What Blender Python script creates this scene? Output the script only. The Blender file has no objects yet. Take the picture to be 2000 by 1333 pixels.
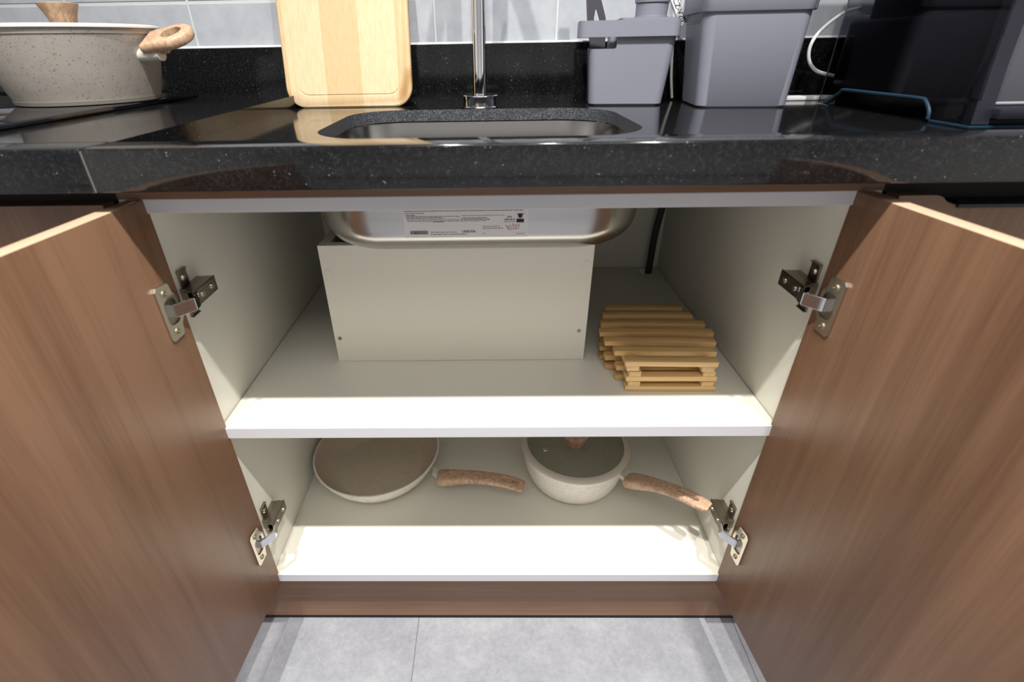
import bpy, bmesh, math, random
from mathutils import Vector, Matrix
random.seed(7)
S = bpy.context.scene
C = S.collection
PI = math.pi

# ------------------------------------------------------------------ camera
cam_d = bpy.data.cameras.new('camera')
cam = bpy.data.objects.new('camera', cam_d)
C.objects.link(cam)
cam_d.sensor_width = 36
cam_d.lens = 963.003 * 36 / 2000
cam_d.shift_x = 0.028
cam_d.shift_y = -0.00975
cam_d.clip_start = 0.01
_y, _t, _r = -0.018076, 0.524021, -0.017043
_fw = Vector((math.sin(_y)*math.cos(_t), math.cos(_y)*math.cos(_t), -math.sin(_t)))
_rt = Vector((math.cos(_y), -math.sin(_y), 0))
_up = _rt.cross(_fw)
_rt2 = _rt*math.cos(_r) + _up*math.sin(_r)
_up2 = -_rt*math.sin(_r) + _up*math.cos(_r)
M = Matrix((( _rt2.x, _up2.x, -_fw.x, -0.006176),
            ( _rt2.y, _up2.y, -_fw.y, -0.517797),
            ( _rt2.z, _up2.z, -_fw.z, 0.895435),
            (0, 0, 0, 1)))
cam.matrix_world = M
cam_d.dof.use_dof = True
cam_d.dof.focus_distance = 0.95
cam_d.dof.aperture_fstop = 5.0
S.camera = cam

# ------------------------------------------------------------------ view and world
S.view_settings.view_transform = 'Standard'
S.view_settings.look = 'None'
S.view_settings.gamma = 1
S.view_settings.use_curve_mapping = False
S.view_settings.exposure = 0.0
W = bpy.data.worlds.new('world'); S.world = W
W.use_nodes = True
W.node_tree.nodes['Background'].inputs[0].default_value = (0.9, 0.95, 1.0, 1)
W.node_tree.nodes['Background'].inputs[1].default_value = 0.2

# ------------------------------------------------------------------ ceiling spots of the kitchen and an added fill
def spot(x, y, z, e, r=0.022, col=(1, 0.97, 0.92), ang=110):
    l = bpy.data.lights.new('ceiling_spot', 'SPOT'); l.energy = e
    l.shadow_soft_size = r; l.spot_size = math.radians(ang); l.spot_blend = 0.6; l.color = col
    o = bpy.data.objects.new('ceiling_spot', l); o.location = (x, y, z); C.objects.link(o)
LZ = 2.38
spot(-0.40, -0.615, LZ, 130)
spot(0.46, -0.615, LZ, 130)
spot(0.03, -0.615, LZ, 70)
a = bpy.data.lights.new('ambient_fill', 'AREA'); a.shape = 'RECTANGLE'; a.size = 1.6; a.size_y = 0.9; a.energy = 16  # added soft fill for the room's ambient light, not a known fixture
a.color = (1, 0.98, 0.95)
ao = bpy.data.objects.new('ambient_fill', a); ao.location = (0, -1.5, 2.40); C.objects.link(ao)

# ------------------------------------------------------------------ materials
def mat(name, col, rough=0.5, metal=0.0, spec=0.5, coat=0.0, trans=0.0, ior=1.45):
    m = bpy.data.materials.new(name); m.use_nodes = True
    b = m.node_tree.nodes['Principled BSDF']
    b.inputs['Base Color'].default_value = (*col, 1)
    b.inputs['Roughness'].default_value = rough
    b.inputs['Metallic'].default_value = metal
    b.inputs['Specular IOR Level'].default_value = spec
    b.inputs['Coat Weight'].default_value = coat
    b.inputs['Transmission Weight'].default_value = trans
    b.inputs['IOR'].default_value = ior
    return m
class N:
    def __init__(s, m):
        s.t = m.node_tree; s.b = s.t.nodes['Principled BSDF']
    def n(s, k, **kw):
        x = s.t.nodes.new(k)
        for a_, v in kw.items(): setattr(x, a_, v)
        return x
    def l(s, a_, b_): s.t.links.new(a_, b_)
    def coord(s, scale, rot=(0, 0, 0)):
        c = s.n('ShaderNodeTexCoord'); mp = s.n('ShaderNodeMapping')
        mp.inputs['Scale'].default_value = scale; mp.inputs['Rotation'].default_value = rot
        s.l(c.outputs['Object'], mp.inputs[0]); return mp.outputs[0]
    def noise(s, vec, scale, detail=3, rough=0.5, dist=0):
        x = s.n('ShaderNodeTexNoise'); x.inputs['Scale'].default_value = scale; x.inputs['Detail'].default_value = detail
        x.inputs['Roughness'].default_value = rough; x.inputs['Distortion'].default_value = dist
        s.l(vec, x.inputs['Vector']); return x.outputs['Fac']
    def ramp(s, fac, stops, interp='LINEAR'):
        x = s.n('ShaderNodeValToRGB'); x.color_ramp.interpolation = interp; e = x.color_ramp.elements
        while len(e) < len(stops): e.new(0.5)
        for i, (p, c) in enumerate(stops): e[i].position = p; e[i].color = (*c, 1)
        s.l(fac, x.inputs[0]); return x.outputs[0]
    def mix(s, f, a_, b_, mode='MIX'):
        x = s.n('ShaderNodeMix', data_type='RGBA', blend_type=mode)
        if isinstance(f, (int, float)): x.inputs[0].default_value = f
        else: s.l(f, x.inputs[0])
        for i, v in ((6, a_), (7, b_)):
            if isinstance(v, tuple): x.inputs[i].default_value = (*v, 1)
            else: s.l(v, x.inputs[i])
        return x.outputs[2]
    def math(s, op, a_, b_=0.0):
        x = s.n('ShaderNodeMath', operation=op)
        for i, v in ((0, a_), (1, b_)):
            if isinstance(v, (int, float)): x.inputs[i].default_value = v
            else: s.l(v, x.inputs[i])
        return x.outputs[0]
    def bump(s, h, strength=0.2, dist=0.001):
        x = s.n('ShaderNodeBump'); x.inputs['Strength'].default_value = strength; x.inputs['Distance'].default_value = dist
        s.l(h, x.inputs['Height']); s.l(x.outputs[0], s.b.inputs['Normal'])

def wood(name, axis, c1, c2, c3, rough=0.38, fine=1.0, contrast=1.0):
    m = mat(name, c2, rough); n = N(m)
    sc = {'x': (0.035, 1, 1), 'y': (1, 0.035, 1), 'z': (1, 1, 0.035)}[axis]
    v = n.coord(sc)
    big = n.noise(v, 7*fine, 3, 0.5, 0.6)
    mid = n.noise(v, 45*fine, 4, 0.6, 0.4)
    fin = n.noise(v, 330*fine, 3, 0.6, 0.0)
    f = n.math('ADD', n.math('MULTIPLY', big, 0.55), n.math('ADD', n.math('MULTIPLY', mid, 0.3), n.math('MULTIPLY', fin, 0.15)))
    w = 0.13/contrast
    col = n.ramp(f, [(0.5-w, c1), (0.5, c2), (0.5+w, c3)])
    n.l(col, n.b.inputs['Base Color'])
    n.bump(fin, 0.12, 0.0004)
    return m
def speckled(name, base, dots=(0.16, 0.10, 0.06), rough=0.35, scale=330, thr=0.17):
    m = mat(name, base, rough, coat=0.25); n = N(m)
    v = n.coord((1, 1, 1))
    vo = n.n('ShaderNodeTexVoronoi'); vo.inputs['Scale'].default_value = scale; n.l(v, vo.inputs['Vector'])
    d = n.ramp(vo.outputs['Distance'], [(thr, (1, 1, 1)), (thr+0.1, (0, 0, 0))])
    pick = n.ramp(n.noise(v, 260, 2), [(0.52, (0, 0, 0)), (0.60, (1, 1, 1))])
    f = n.math('MULTIPLY', d, pick)
    soft = n.ramp(n.noise(v, 60, 3), [(0.35, tuple(c*0.93 for c in base)), (0.65, base)])
    n.l(n.mix(f, soft, dots), n.b.inputs['Base Color'])
    return m

M_board = mat('white_laminate', (0.79, 0.77, 0.68), 0.42)
_n = N(M_board); _n.bump(_n.noise(_n.coord((1, 1, 1)), 900, 2), 0.05, 0.0002)
M_edge = mat('white_edge_band', (0.66, 0.66, 0.69), 0.4)
M_gap_shade = mat('gap_shade_black', (0.02, 0.017, 0.015), 0.8)  # near-black that paints the shade inside the cabinet gaps
WA = ((0.125, 0.062, 0.033), (0.178, 0.093, 0.053), (0.235, 0.128, 0.076))
M_wood_z = wood('walnut_laminate_upright', 'z', *WA, contrast=1.3)
M_wood_x = wood('walnut_laminate_lengthwise', 'x', *[tuple(c*1.2 for c in w_) for w_ in WA])
M_wood_edge_lit = mat('door_edge_lit', (0.56, 0.38, 0.26), 0.45)  # paler than the faces: the lit highlight on the door edge is painted in
def granite():
    m = mat('black_granite', (0.012, 0.012, 0.014), 0.09, spec=0.6); n = N(m)
    v = n.coord((1, 1, 1))
    base = n.ramp(n.math('ADD', n.math('MULTIPLY', n.noise(v, 900, 2, 0.6), 0.6), n.math('MULTIPLY', n.noise(v, 260, 3, 0.6), 0.4)), [(0.42, (0.003, 0.003, 0.0035)), (0.56, (0.010, 0.010, 0.011)), (0.70, (0.045, 0.045, 0.047))])
    vo = n.n('ShaderNodeTexVoronoi'); vo.inputs['Scale'].default_value = 260; n.l(v, vo.inputs['Vector'])
    d = n.ramp(vo.outputs['Distance'], [(0.10, (1, 1, 1)), (0.2, (0, 0, 0))])
    pick = n.ramp(n.noise(v, 120, 2), [(0.60, (0, 0, 0)), (0.68, (1, 1, 1))])
    n.l(n.mix(n.math('MULTIPLY', d, pick), base, (0.28, 0.28, 0.27)), n.b.inputs['Base Color'])
    return m
M_granite = granite()
def granite_cut():
    m = mat('honed_granite_cut_edge', (0.05, 0.05, 0.06), 0.5); n = N(m); v = n.coord((1, 1, 1))
    n.l(n.ramp(n.noise(v, 500, 4, 0.7), [(0.35, (0.012, 0.013, 0.017)), (0.5, (0.035, 0.037, 0.045)), (0.68, (0.16, 0.165, 0.185))]), n.b.inputs['Base Color']); return m
M_granite_cut = granite_cut()
M_steel = mat('brushed_steel', (0.46, 0.45, 0.435), 0.21, 1.0)
_n = N(M_steel); _n.b.inputs['Anisotropic'].default_value = 0.3
M_nickel = mat('nickel_plate', (0.60, 0.56, 0.50), 0.22, 1.0)
M_nickel_d = mat('dark_nickel', (0.33, 0.29, 0.24), 0.30, 1.0)
M_chrome = mat('chrome', (0.80, 0.81, 0.84), 0.05, 1.0)
M_brass = mat('yellow_screw', (0.30, 0.25, 0.17), 0.6, 1.0)
M_paper = mat('paper_label', (0.80, 0.80, 0.80), 0.6)
M_ink = mat('black_ink', (0.02, 0.02, 0.03), 0.7)
M_grey_ink = mat('grey_ink', (0.16, 0.16, 0.17), 0.7)
M_red_ink = mat('red_stamp_ink', (0.55, 0.20, 0.13), 0.7)
M_caulk = mat('white_caulk', (0.75, 0.76, 0.76), 0.6)
def tile_mat():
    m = mat('pale_wall_tile', (0.42, 0.44, 0.48), 0.35); n = N(m); v = n.coord((1, 1, 1))
    n.l(n.ramp(n.noise(v, 25, 5, 0.7), [(0.35, (0.40, 0.425, 0.47)), (0.65, (0.48, 0.505, 0.55))]), n.b.inputs['Base Color']); return m
M_tile = tile_mat()
M_grout = mat('white_grout', (0.60, 0.62, 0.64), 0.8)
def floor_mat():
    m = mat('concrete_look_tile', (0.4, 0.4, 0.42), 0.42); n = N(m); v = n.coord((1, 1, 1))
    f = n.math('ADD', n.math('MULTIPLY', n.noise(v, 9, 6, 0.65), 0.6), n.math('MULTIPLY', n.noise(v, 120, 4, 0.7), 0.4))
    n.l(n.ramp(f, [(0.36, (0.29, 0.30, 0.335)), (0.5, (0.355, 0.365, 0.405)), (0.64, (0.44, 0.45, 0.485))]), n.b.inputs['Base Color']); return m
M_floor = floor_mat()
M_floor_grout = mat('floor_grout', (0.22, 0.21, 0.19), 0.8)
M_wall = mat('room_paint', (0.70, 0.70, 0.69), 0.8)
M_ceil = mat('ceiling_paint', (0.80, 0.80, 0.80), 0.85)
M_cream = speckled('speckled_cream_enamel', (0.88, 0.83, 0.76), thr=0.21, scale=380)
M_grey_cream = speckled('speckled_greige_enamel', (0.34, 0.31, 0.28), (0.085, 0.075, 0.055), thr=0.24, scale=420)
M_pan_in = speckled('beige_nonstick', (0.60, 0.51, 0.40), rough=0.55, scale=400, thr=0.1)
M_rim = mat('cream_silicone', (0.60, 0.54, 0.46), 0.5)
M_lid_rim = mat('pale_silicone', (0.66, 0.62, 0.56), 0.45)
M_glass = mat('smoked_lid_glass', (0.88, 0.88, 0.78), 0.04, trans=0.92, spec=0.5)
M_bracket = mat('cream_enamel_bracket', (0.62, 0.58, 0.53), 0.35)
HW = ((0.38, 0.22, 0.13), (0.52, 0.335, 0.22), (0.62, 0.43, 0.30))
def grip_mat():
    m = mat('printed_wood_grip', HW[1], 0.4); n = N(m); v = n.coord((1, 1, 0.5))
    f = n.noise(v, 55, 5, 0.65, 3.0); g = n.noise(v, 330, 3, 0.6, 2.0)
    n.l(n.ramp(n.math('ADD', n.math('MULTIPLY', f, 0.7), n.math('MULTIPLY', g, 0.3)), [(0.38, HW[0]), (0.5, HW[1]), (0.60, HW[2])]), n.b.inputs['Base Color']); return m
M_grip = grip_mat()
M_pine = wood('pine_slat', 'x', (0.42, 0.23, 0.08), (0.62, 0.39, 0.16), (0.74, 0.52, 0.25), 0.5, 1.6)
M_pine_y = wood('pine_batten', 'y', (0.50, 0.30, 0.12), (0.66, 0.45, 0.22), (0.78, 0.58, 0.32), 0.5, 1.6)
def bamboo():
    m = mat('bamboo', (0.7, 0.5, 0.27), 0.42); n = N(m)
    v = n.coord((1, 1, 0.04)); f = n.noise(v, 240, 4, 0.6, 0.2)
    c = n.n('ShaderNodeTexCoord'); sx = n.n('ShaderNodeSeparateXYZ'); n.l(c.outputs['Object'], sx.inputs[0])
    k = n.math('MULTIPLY', n.math('ADD', sx.outputs[0], 0.0415+0.0675*4), 1/0.0675)
    par = n.math('MODULO', n.math('FLOOR', k), 2.0)
    strip = n.ramp(par, [(0.45, (0.61, 0.44, 0.245)), (0.55, (0.70, 0.535, 0.335))])
    grain = n.ramp(f, [(0.3, (0.91, 0.88, 0.83)), (0.6, (1, 1, 1))])
    col = n.mix(1.0, strip, grain, 'MULTIPLY')
    vo = n.ramp(n.noise(n.coord((1, 1, 0.7)), 16, 2, 0.4), [(0.66, (1, 1, 1)), (0.76, (0.72, 0.58, 0.42))])
    n.l(n.mix(1.0, col, vo, 'MULTIPLY'), n.b.inputs['Base Color']); return m
M_bamboo = bamboo()
M_bamboo_g = mat('bamboo_groove', (0.42, 0.27, 0.12), 0.6)
M_grey_pl = mat('grey_plastic', (0.205, 0.212, 0.262), 0.42)
M_grey_dk = mat('dark_grey_plastic', (0.055, 0.055, 0.065), 0.4)
M_cable = mat('white_cable', (0.75, 0.75, 0.76), 0.4)
M_hob = mat('black_hob_glass', (0.006, 0.006, 0.008), 0.05, spec=0.6)
M_hob_edge = mat('hob_edge', (0.01, 0.01, 0.01), 0.4)
M_smoke = mat('smoked_acrylic', (0.30, 0.305, 0.35), 0.04, trans=1.0, ior=1.3)
M_app = mat('dark_navy_plastic', (0.006, 0.007, 0.013), 0.3)
M_app_frame = mat('charcoal_frame', (0.013, 0.013, 0.022), 0.38)
M_teal = mat('teal_acrylic_edge', (0.008, 0.026, 0.045), 0.45, spec=0.3)
M_silver = mat('silver_inner_wall', (0.13, 0.13, 0.155), 0.35, 0.6)
M_hose = mat('dark_hose', (0.035, 0.033, 0.035), 0.4)
M_handle = mat('black_pull', (0.015, 0.017, 0.02), 0.35, 0.5)

# ------------------------------------------------------------------ geometry helpers (everything in world coordinates)
def worg(o):
    v = Vector((0, 0, 0))
    while o: v += o.location; o = o.parent
    return v
def obj(name, bm, m, parent=None, smooth=None):
    if parent is not None: bmesh.ops.translate(bm, verts=bm.verts, vec=-worg(parent))
    bmesh.ops.recalc_face_normals(bm, faces=bm.faces)
    me = bpy.data.meshes.new(name); bm.to_mesh(me); bm.free()
    for mm in (m if isinstance(m, (list, tuple)) else [m]): me.materials.append(mm)
    if smooth is not None:
        for p in me.polygons: p.use_smooth = True
        me.set_sharp_from_angle(angle=math.radians(smooth))
    o = bpy.data.objects.new(name, me); C.objects.link(o)
    if parent is not None: o.parent = parent
    return o
def thing(name, label, cat, loc, group=None):
    o = bpy.data.objects.new(name, None); o.empty_display_size = 0.05; o.location = loc; C.objects.link(o)
    o['label'] = label; o['category'] = cat
    if group: o['group'] = group
    return o
def sub(name, loc, parent):
    e = bpy.data.objects.new(name, None); e.empty_display_size = 0.02; e.location = Vector(loc)-worg(parent); C.objects.link(e); e.parent = parent; return e
def tag(o, label, cat, group=None):
    o['label'] = label; o['category'] = cat
    if group: o['group'] = group
    return o
def struct(o): o['kind'] = 'structure'; return o
def B(): return bmesh.new()
def box(bm, x0, x1, y0, y1, z0, z1, bev=0.0, seg=2, mx=None, mi=0):
    r = bmesh.ops.create_cube(bm, size=1.0); vs = r['verts']
    for v in vs: v.co = Vector(((x0+x1)/2+v.co.x*(x1-x0), (y0+y1)/2+v.co.y*(y1-y0), (z0+z1)/2+v.co.z*(z1-z0)))
    fs = {f for v in vs for f in v.link_faces}
    if bev:
        es = list({e for f in fs for e in f.edges})
        r = bmesh.ops.bevel(bm, geom=es, offset=bev, segments=seg, profile=0.5, affect='EDGES', clamp_overlap=True)
        vs = list({v for f in r['faces'] for v in f.verts} | {v for v in vs if v.is_valid})
        fs = {f for v in vs for f in v.link_faces}
    for f in fs: f.material_index = mi
    if mx is not None: bmesh.ops.transform(bm, matrix=mx, verts=vs)
    return vs
def cyl(bm, p0, p1, r0, r1=None, seg=24, caps=True):
    r1 = r0 if r1 is None else r1
    p0 = Vector(p0); p1 = Vector(p1); d = p1-p0
    r = bmesh.ops.create_cone(bm, cap_ends=caps, segments=seg, radius1=r0, radius2=r1, depth=d.length)
    q = d.to_track_quat('Z', 'Y').to_matrix().to_4x4()
    bmesh.ops.transform(bm, matrix=Matrix.Translation((p0+p1)/2) @ q, verts=r['verts']); return r['verts']
def lathe(bm, prof, cx, cy, cz=0, seg=64, close=False):
    rings = []
    for r, z in prof:
        if r < 1e-5: rings.append([bm.verts.new((cx, cy, cz+z))])
        else: rings.append([bm.verts.new((cx+r*math.cos(2*PI*i/seg), cy+r*math.sin(2*PI*i/seg), cz+z)) for i in range(seg)])
    pr = list(zip(rings, rings[1:]))
    if close: pr.append((rings[-1], rings[0]))
    for a_, b_ in pr:
        for i in range(seg):
            j = (i+1) % seg
            if len(a_) == 1 and len(b_) == 1: continue
            if len(a_) == 1: bm.faces.new((a_[0], b_[i], b_[j]))
            elif len(b_) == 1: bm.faces.new((a_[i], a_[j], b_[0]))
            else: bm.faces.new((a_[i], a_[j], b_[j], b_[i]))
def rrect(x0, x1, y0, y1, r, n=8):
    out = []
    for cx, cy, a0 in ((x1-r, y1-r, 0), (x0+r, y1-r, PI/2), (x0+r, y0+r, PI), (x1-r, y0+r, 1.5*PI)):
        for i in range(n+1):
            a_ = a0+PI/2*i/n; out.append((cx+r*math.cos(a_), cy+r*math.sin(a_)))
    return out
def loft(bm, rings, cap0=True, cap1=True):
    R = [[bm.verts.new(p) for p in ring] for ring in rings]; n = len(R[0])
    for a_, b_ in zip(R, R[1:]):
        for i in range(n): bm.faces.new((a_[i], a_[(i+1) % n], b_[(i+1) % n], b_[i]))
    if cap0: bm.faces.new(R[0][::-1])
    if cap1: bm.faces.new(R[-1])
def prism(bm, poly, z0, z1, fn=lambda x, y, z: (x, y, z)):
    loft(bm, [[fn(x, y, z0) for x, y in poly], [fn(x, y, z1) for x, y in poly]])
def tube(bm, pts, r, seg=12, smooth=6, caps=True, rad=None):
    P = [Vector(p) for p in pts]
    if smooth:
        Q = []
        n = len(P)
        for i in range(n-1):
            p0 = P[max(i-1, 0)]; p1 = P[i]; p2 = P[i+1]; p3 = P[min(i+2, n-1)]
            for k in range(smooth):
                t = k/smooth
                Q.append(0.5*((2*p1)+(p2-p0)*t+(2*p0-5*p1+4*p2-p3)*t*t+(3*p1-p0-3*p2+p3)*t**3))
        Q.append(P[-1]); P = Q
    T = [(P[min(i+1, len(P)-1)]-P[max(i-1, 0)]).normalized() for i in range(len(P))]
    up = Vector((0, 0, 1)) if abs(T[0].z) < 0.9 else Vector((1, 0, 0))
    u = (up - T[0]*up.dot(T[0])).normalized(); rings = []
    for i, p in enumerate(P):
        u = (u - T[i]*u.dot(T[i])).normalized(); w = T[i].cross(u)
        rr = r if rad is None else rad(i/(len(P)-1))
        rings.append([p+(u*math.cos(2*PI*k/seg)+w*math.sin(2*PI*k/seg))*rr for k in range(seg)])
    loft(bm, rings, caps, caps)
def cut(o, bmc, local=True):
    cm = bpy.data.meshes.new('tmp'); bmesh.ops.recalc_face_normals(bmc, faces=bmc.faces); bmc.to_mesh(cm); bmc.free()
    co = bpy.data.objects.new('tmp', cm); C.objects.link(co)
    if local: co.location = worg(o)
    md = o.modifiers.new('b', 'BOOLEAN'); md.object = co; md.operation = 'DIFFERENCE'; md.solver = 'EXACT'
    bpy.context.view_layer.update()
    dg = bpy.context.evaluated_depsgraph_get(); me = bpy.data.meshes.new_from_object(o.evaluated_get(dg))
    o.modifiers.clear(); old = o.data; o.data = me; me.name = old.name
    bpy.data.objects.remove(co); bpy.data.meshes.remove(cm)

# measured dimensions (metres): x right, y into the wall, z up; cabinet front plane y = 0
HWD = 0.382
ZC, ZK, ZU = 0.8199, 0.7987, 0.7797     # counter top, sunken sink area, underside
ZS, T = 0.4435, 0.118                    # middle shelf top, bottom panel top
FZ = -0.062                              # floor
WY = 0.585                               # wall face

# ------------------------------------------------------------------ room shell
RX0, RX1, RY0 = -1.6, 1.6, -2.4
def shell(name, dims, m):
    b = B(); box(b, *dims); return struct(obj(name, b, m))
fl = shell('floor', (RX0, RX1, RY0, WY+0.02, FZ-0.06, FZ-0.0012), M_floor_grout)
wb = shell('wall_back', (RX0, RX1, WY+0.0012, WY+0.08, FZ-0.06, 2.45), M_grout)
shell('wall_left', (RX0-0.08, RX0, RY0, WY+0.08, FZ-0.06, 2.45), M_wall)
shell('wall_right', (RX1, RX1+0.08, RY0, WY+0.08, FZ-0.06, 2.45), M_wall)
shell('wall_front', (RX0-0.08, RX1+0.08, RY0-0.08, RY0, FZ-0.06, 2.45), M_wall)
shell('ceiling', (RX0-0.08, RX1+0.08, RY0-0.08, WY+0.08, 2.45, 2.5), M_ceil)
for i in range(-3, 3):
    for j in range(5):
        cx = -0.15+0.6*i+0.3; cy = 0.22-0.6*(j-1)-0.3
        x0, x1 = max(RX0, cx-0.2993), min(RX1, cx+0.2993)
        y0, y1 = max(RY0, cy-0.2993), min(WY, cy+0.2993)
        bb = B(); box(bb, x0, x1, y0, y1, FZ-0.012, FZ, 0.0004, 1)
        obj('tile', bb, M_floor, fl)
for i in range(-5, 9):
    for j in range(-1, 6):
        x0 = -0.571+0.2315*i+0.002; x1 = x0+0.2275; z0 = 0.675+0.30*j+0.0025; z1 = z0+0.295
        x0 = max(x0, RX0); x1 = min(x1, RX1); z1 = min(z1, 2.45)
        if x1-x0 < 0.02 or z1-z0 < 0.02: continue
        bb = B(); box(bb, x0, x1, WY, WY+0.006, z0, z1, 0.0008, 1)
        obj('tile', bb, M_tile, wb)

# ------------------------------------------------------------------ worktop
ct = thing('countertop', 'long black granite worktop with a sunken sink area and raised front lip', 'countertop', (0, 0.25, ZU))
A = 0.052
XJ, XS = -0.3785, -0.374
FY = 0.570
b = B(); box(b, XS, RX1-0.001, -0.012, FY, ZU, ZK)
sunk = obj('sink_slab', b, M_granite, ct)
HX0, HX1, HY0, HY1 = -0.240, 0.200, 0.124, 0.441
bc = B(); prism(bc, [(x, y-0.25) for x, y in rrect(HX0, HX1, HY0, HY1, 0.085, 12)], -0.01, 0.05)
cut(sunk, bc)
sunk.data.materials.append(M_granite_cut)
for p in sunk.data.polygons:
    c = p.center
    if abs(p.normal.z) < 0.3 and HX0-0.005 < c.x < HX1+0.005 and HY0-0.005 < c.y+0.25 < HY1+0.005: p.material_index = len(sunk.data.materials)-1
b = B(); box(b, RX0+0.001, XS, -0.012, FY, ZU, ZC); obj('raised_slab', b, M_granite, ct)
b = B(); box(b, RX0+0.001, XJ-0.0004, -A, -0.012, ZU, ZC, 0.0022, 3); obj('front_lip', b, M_granite, ct, 40)
b = B(); box(b, XJ+0.0004, RX1-0.001, -A, -0.012, ZU, ZC, 0.0022, 3); obj('front_lip', b, M_granite, ct, 40)
b = B(); box(b, RX0+0.001, RX1-0.001, FY, WY-0.0005, ZU, 0.8997, 0.001, 1); obj('upstand', b, M_granite, ct)
b = B(); tube(b, [(RX0+0.002, WY-0.004, 0.9005), (RX1-0.002, WY-0.004, 0.9005)], 0.003, 8, 0); cb = obj('caulk_bead', b, M_caulk, ct); cb['label'] = 'white caulk bead along the top of the upstand'
b = B(); box(b, XJ-0.0007, XJ+0.0007, -A-0.0002, -A+0.002, ZU+0.001, ZC-0.002); obj('joint_line', b, mat('pale_joint_filler', (0.13, 0.13, 0.13), 0.5), ct)
b = B(); box(b, -0.400, 0.400, 0.0, 0.018, 0.7605, ZU-0.0002); struct(obj('trim_1', b, M_wood_x))
b = B(); box(b, RX0+0.001, -0.4004, 0.001, 0.038, 0.7405, ZU-0.0002); box(b, 0.4004, RX1-0.001, 0.001, 0.038, 0.7405, ZU-0.0002); struct(obj('door_gap_shade', b, M_gap_shade))  # dark strips painting the shaded recess above the neighbouring doors
b = B(); box(b, RX0+0.001, RX1-0.001, 0.028, 0.046, FZ+0.012, 0.0995); struct(obj('baseboard_front', b, M_wood_x))
b = B(); box(b, RX0+0.001, RX1-0.001, 0.030, 0.044, FZ-0.0005, FZ+0.012); struct(obj('kick_gap_shade', b, M_gap_shade))  # dark strip painting the shadow band between kickboard and floor

# ------------------------------------------------------------------ sink cabinet
cab = thing('sink_cabinet', 'open white sink cabinet with two wood-look doors swung wide and a middle shelf', 'cabinet', (0, 0.28, 0.1))
DB = 0.559
for sx in (-1, 1):
    b = B(); box(b, min(sx*HWD, sx*0.400), max(sx*HWD, sx*0.400), 0.0, DB+0.01, 0.100, 0.7603, 0.0006, 1); obj('side_panel', b, M_board, cab)
b = B(); box(b, -HWD+0.0002, HWD-0.0002, 0.0, DB, 0.100, T, 0.0006, 1); obj('bottom_panel', b, M_board, cab)
b = B(); box(b, -HWD+0.0012, HWD-0.0012, 0.0008, DB-0.001, ZS-0.018, ZS, 0.0006, 1)
shelf = obj('shelf', b, M_board, cab)
b = B(); box(b, -HWD+0.0012, HWD-0.0012, 0.0004, 0.0008, ZS-0.0176, ZS-0.0004); obj('edge_band', b, M_edge, shelf)
b = B(); box(b, -HWD+0.0012, HWD-0.0012, -0.0004, 0.0, 0.1004, T-0.0004); obj('edge_band', b, M_edge, cab)
bc = B(); cyl(bc, (0.350-0, 0.532-0.28, ZS-0.05-0.1), (0.350, 0.532-0.28, ZS+0.02-0.1), 0.0155, seg=24); cut(shelf, bc)
b = B(); box(b, -HWD+0.0002, HWD-0.0002, DB, DB+0.009, 0.1182, 0.7603); obj('back_panel', b, M_board, cab)
b = B(); box(b, -HWD+0.0002, HWD-0.0002, 0.0003, 0.060, 0.7450, 0.7602, 0.0005, 1); obj('top_rail', b, M_edge, cab)
for k, (x, z) in enumerate(((-0.381, 0.34), (0.381, 0.34), (-0.381, 0.52), (0.381, 0.52))):
    pass

def door(sx):
    # inner face passes (sx*0.3735, 0) and leans outwards; local: u along the door away from the hinge
    ang = math.radians(4.1 if sx < 0 else 4.9)
    hx, hy = sx*0.3738, 0.004
    d = Vector((sx*math.sin(ang), -math.cos(ang), 0)); nrm = Vector((sx*math.cos(ang), math.sin(ang), 0))
    MX = Matrix(((d.x, nrm.x, 0, hx), (d.y, nrm.y, 0, hy), (0, 0, 1, 0), (0, 0, 0, 1)))
    b = B()
    vs = box(b, 0, 0.397, 0, 0.018, 0.0935, 0.7600, 0.0012, 2)
    b.faces.ensure_lookup_table()
    bmesh.ops.recalc_face_normals(b, faces=b.faces)
    for f in b.faces:
        n = f.normal
        f.material_index = 1 if abs(n.y) < 0.7 else 0
    bmesh.ops.transform(b, matrix=MX, verts=b.verts)
    o = obj('door', b, [M_wood_z, M_wood_edge_lit], cab, 40)
    return o, MX
M_wood_top = M_wood_edge_lit
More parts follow.
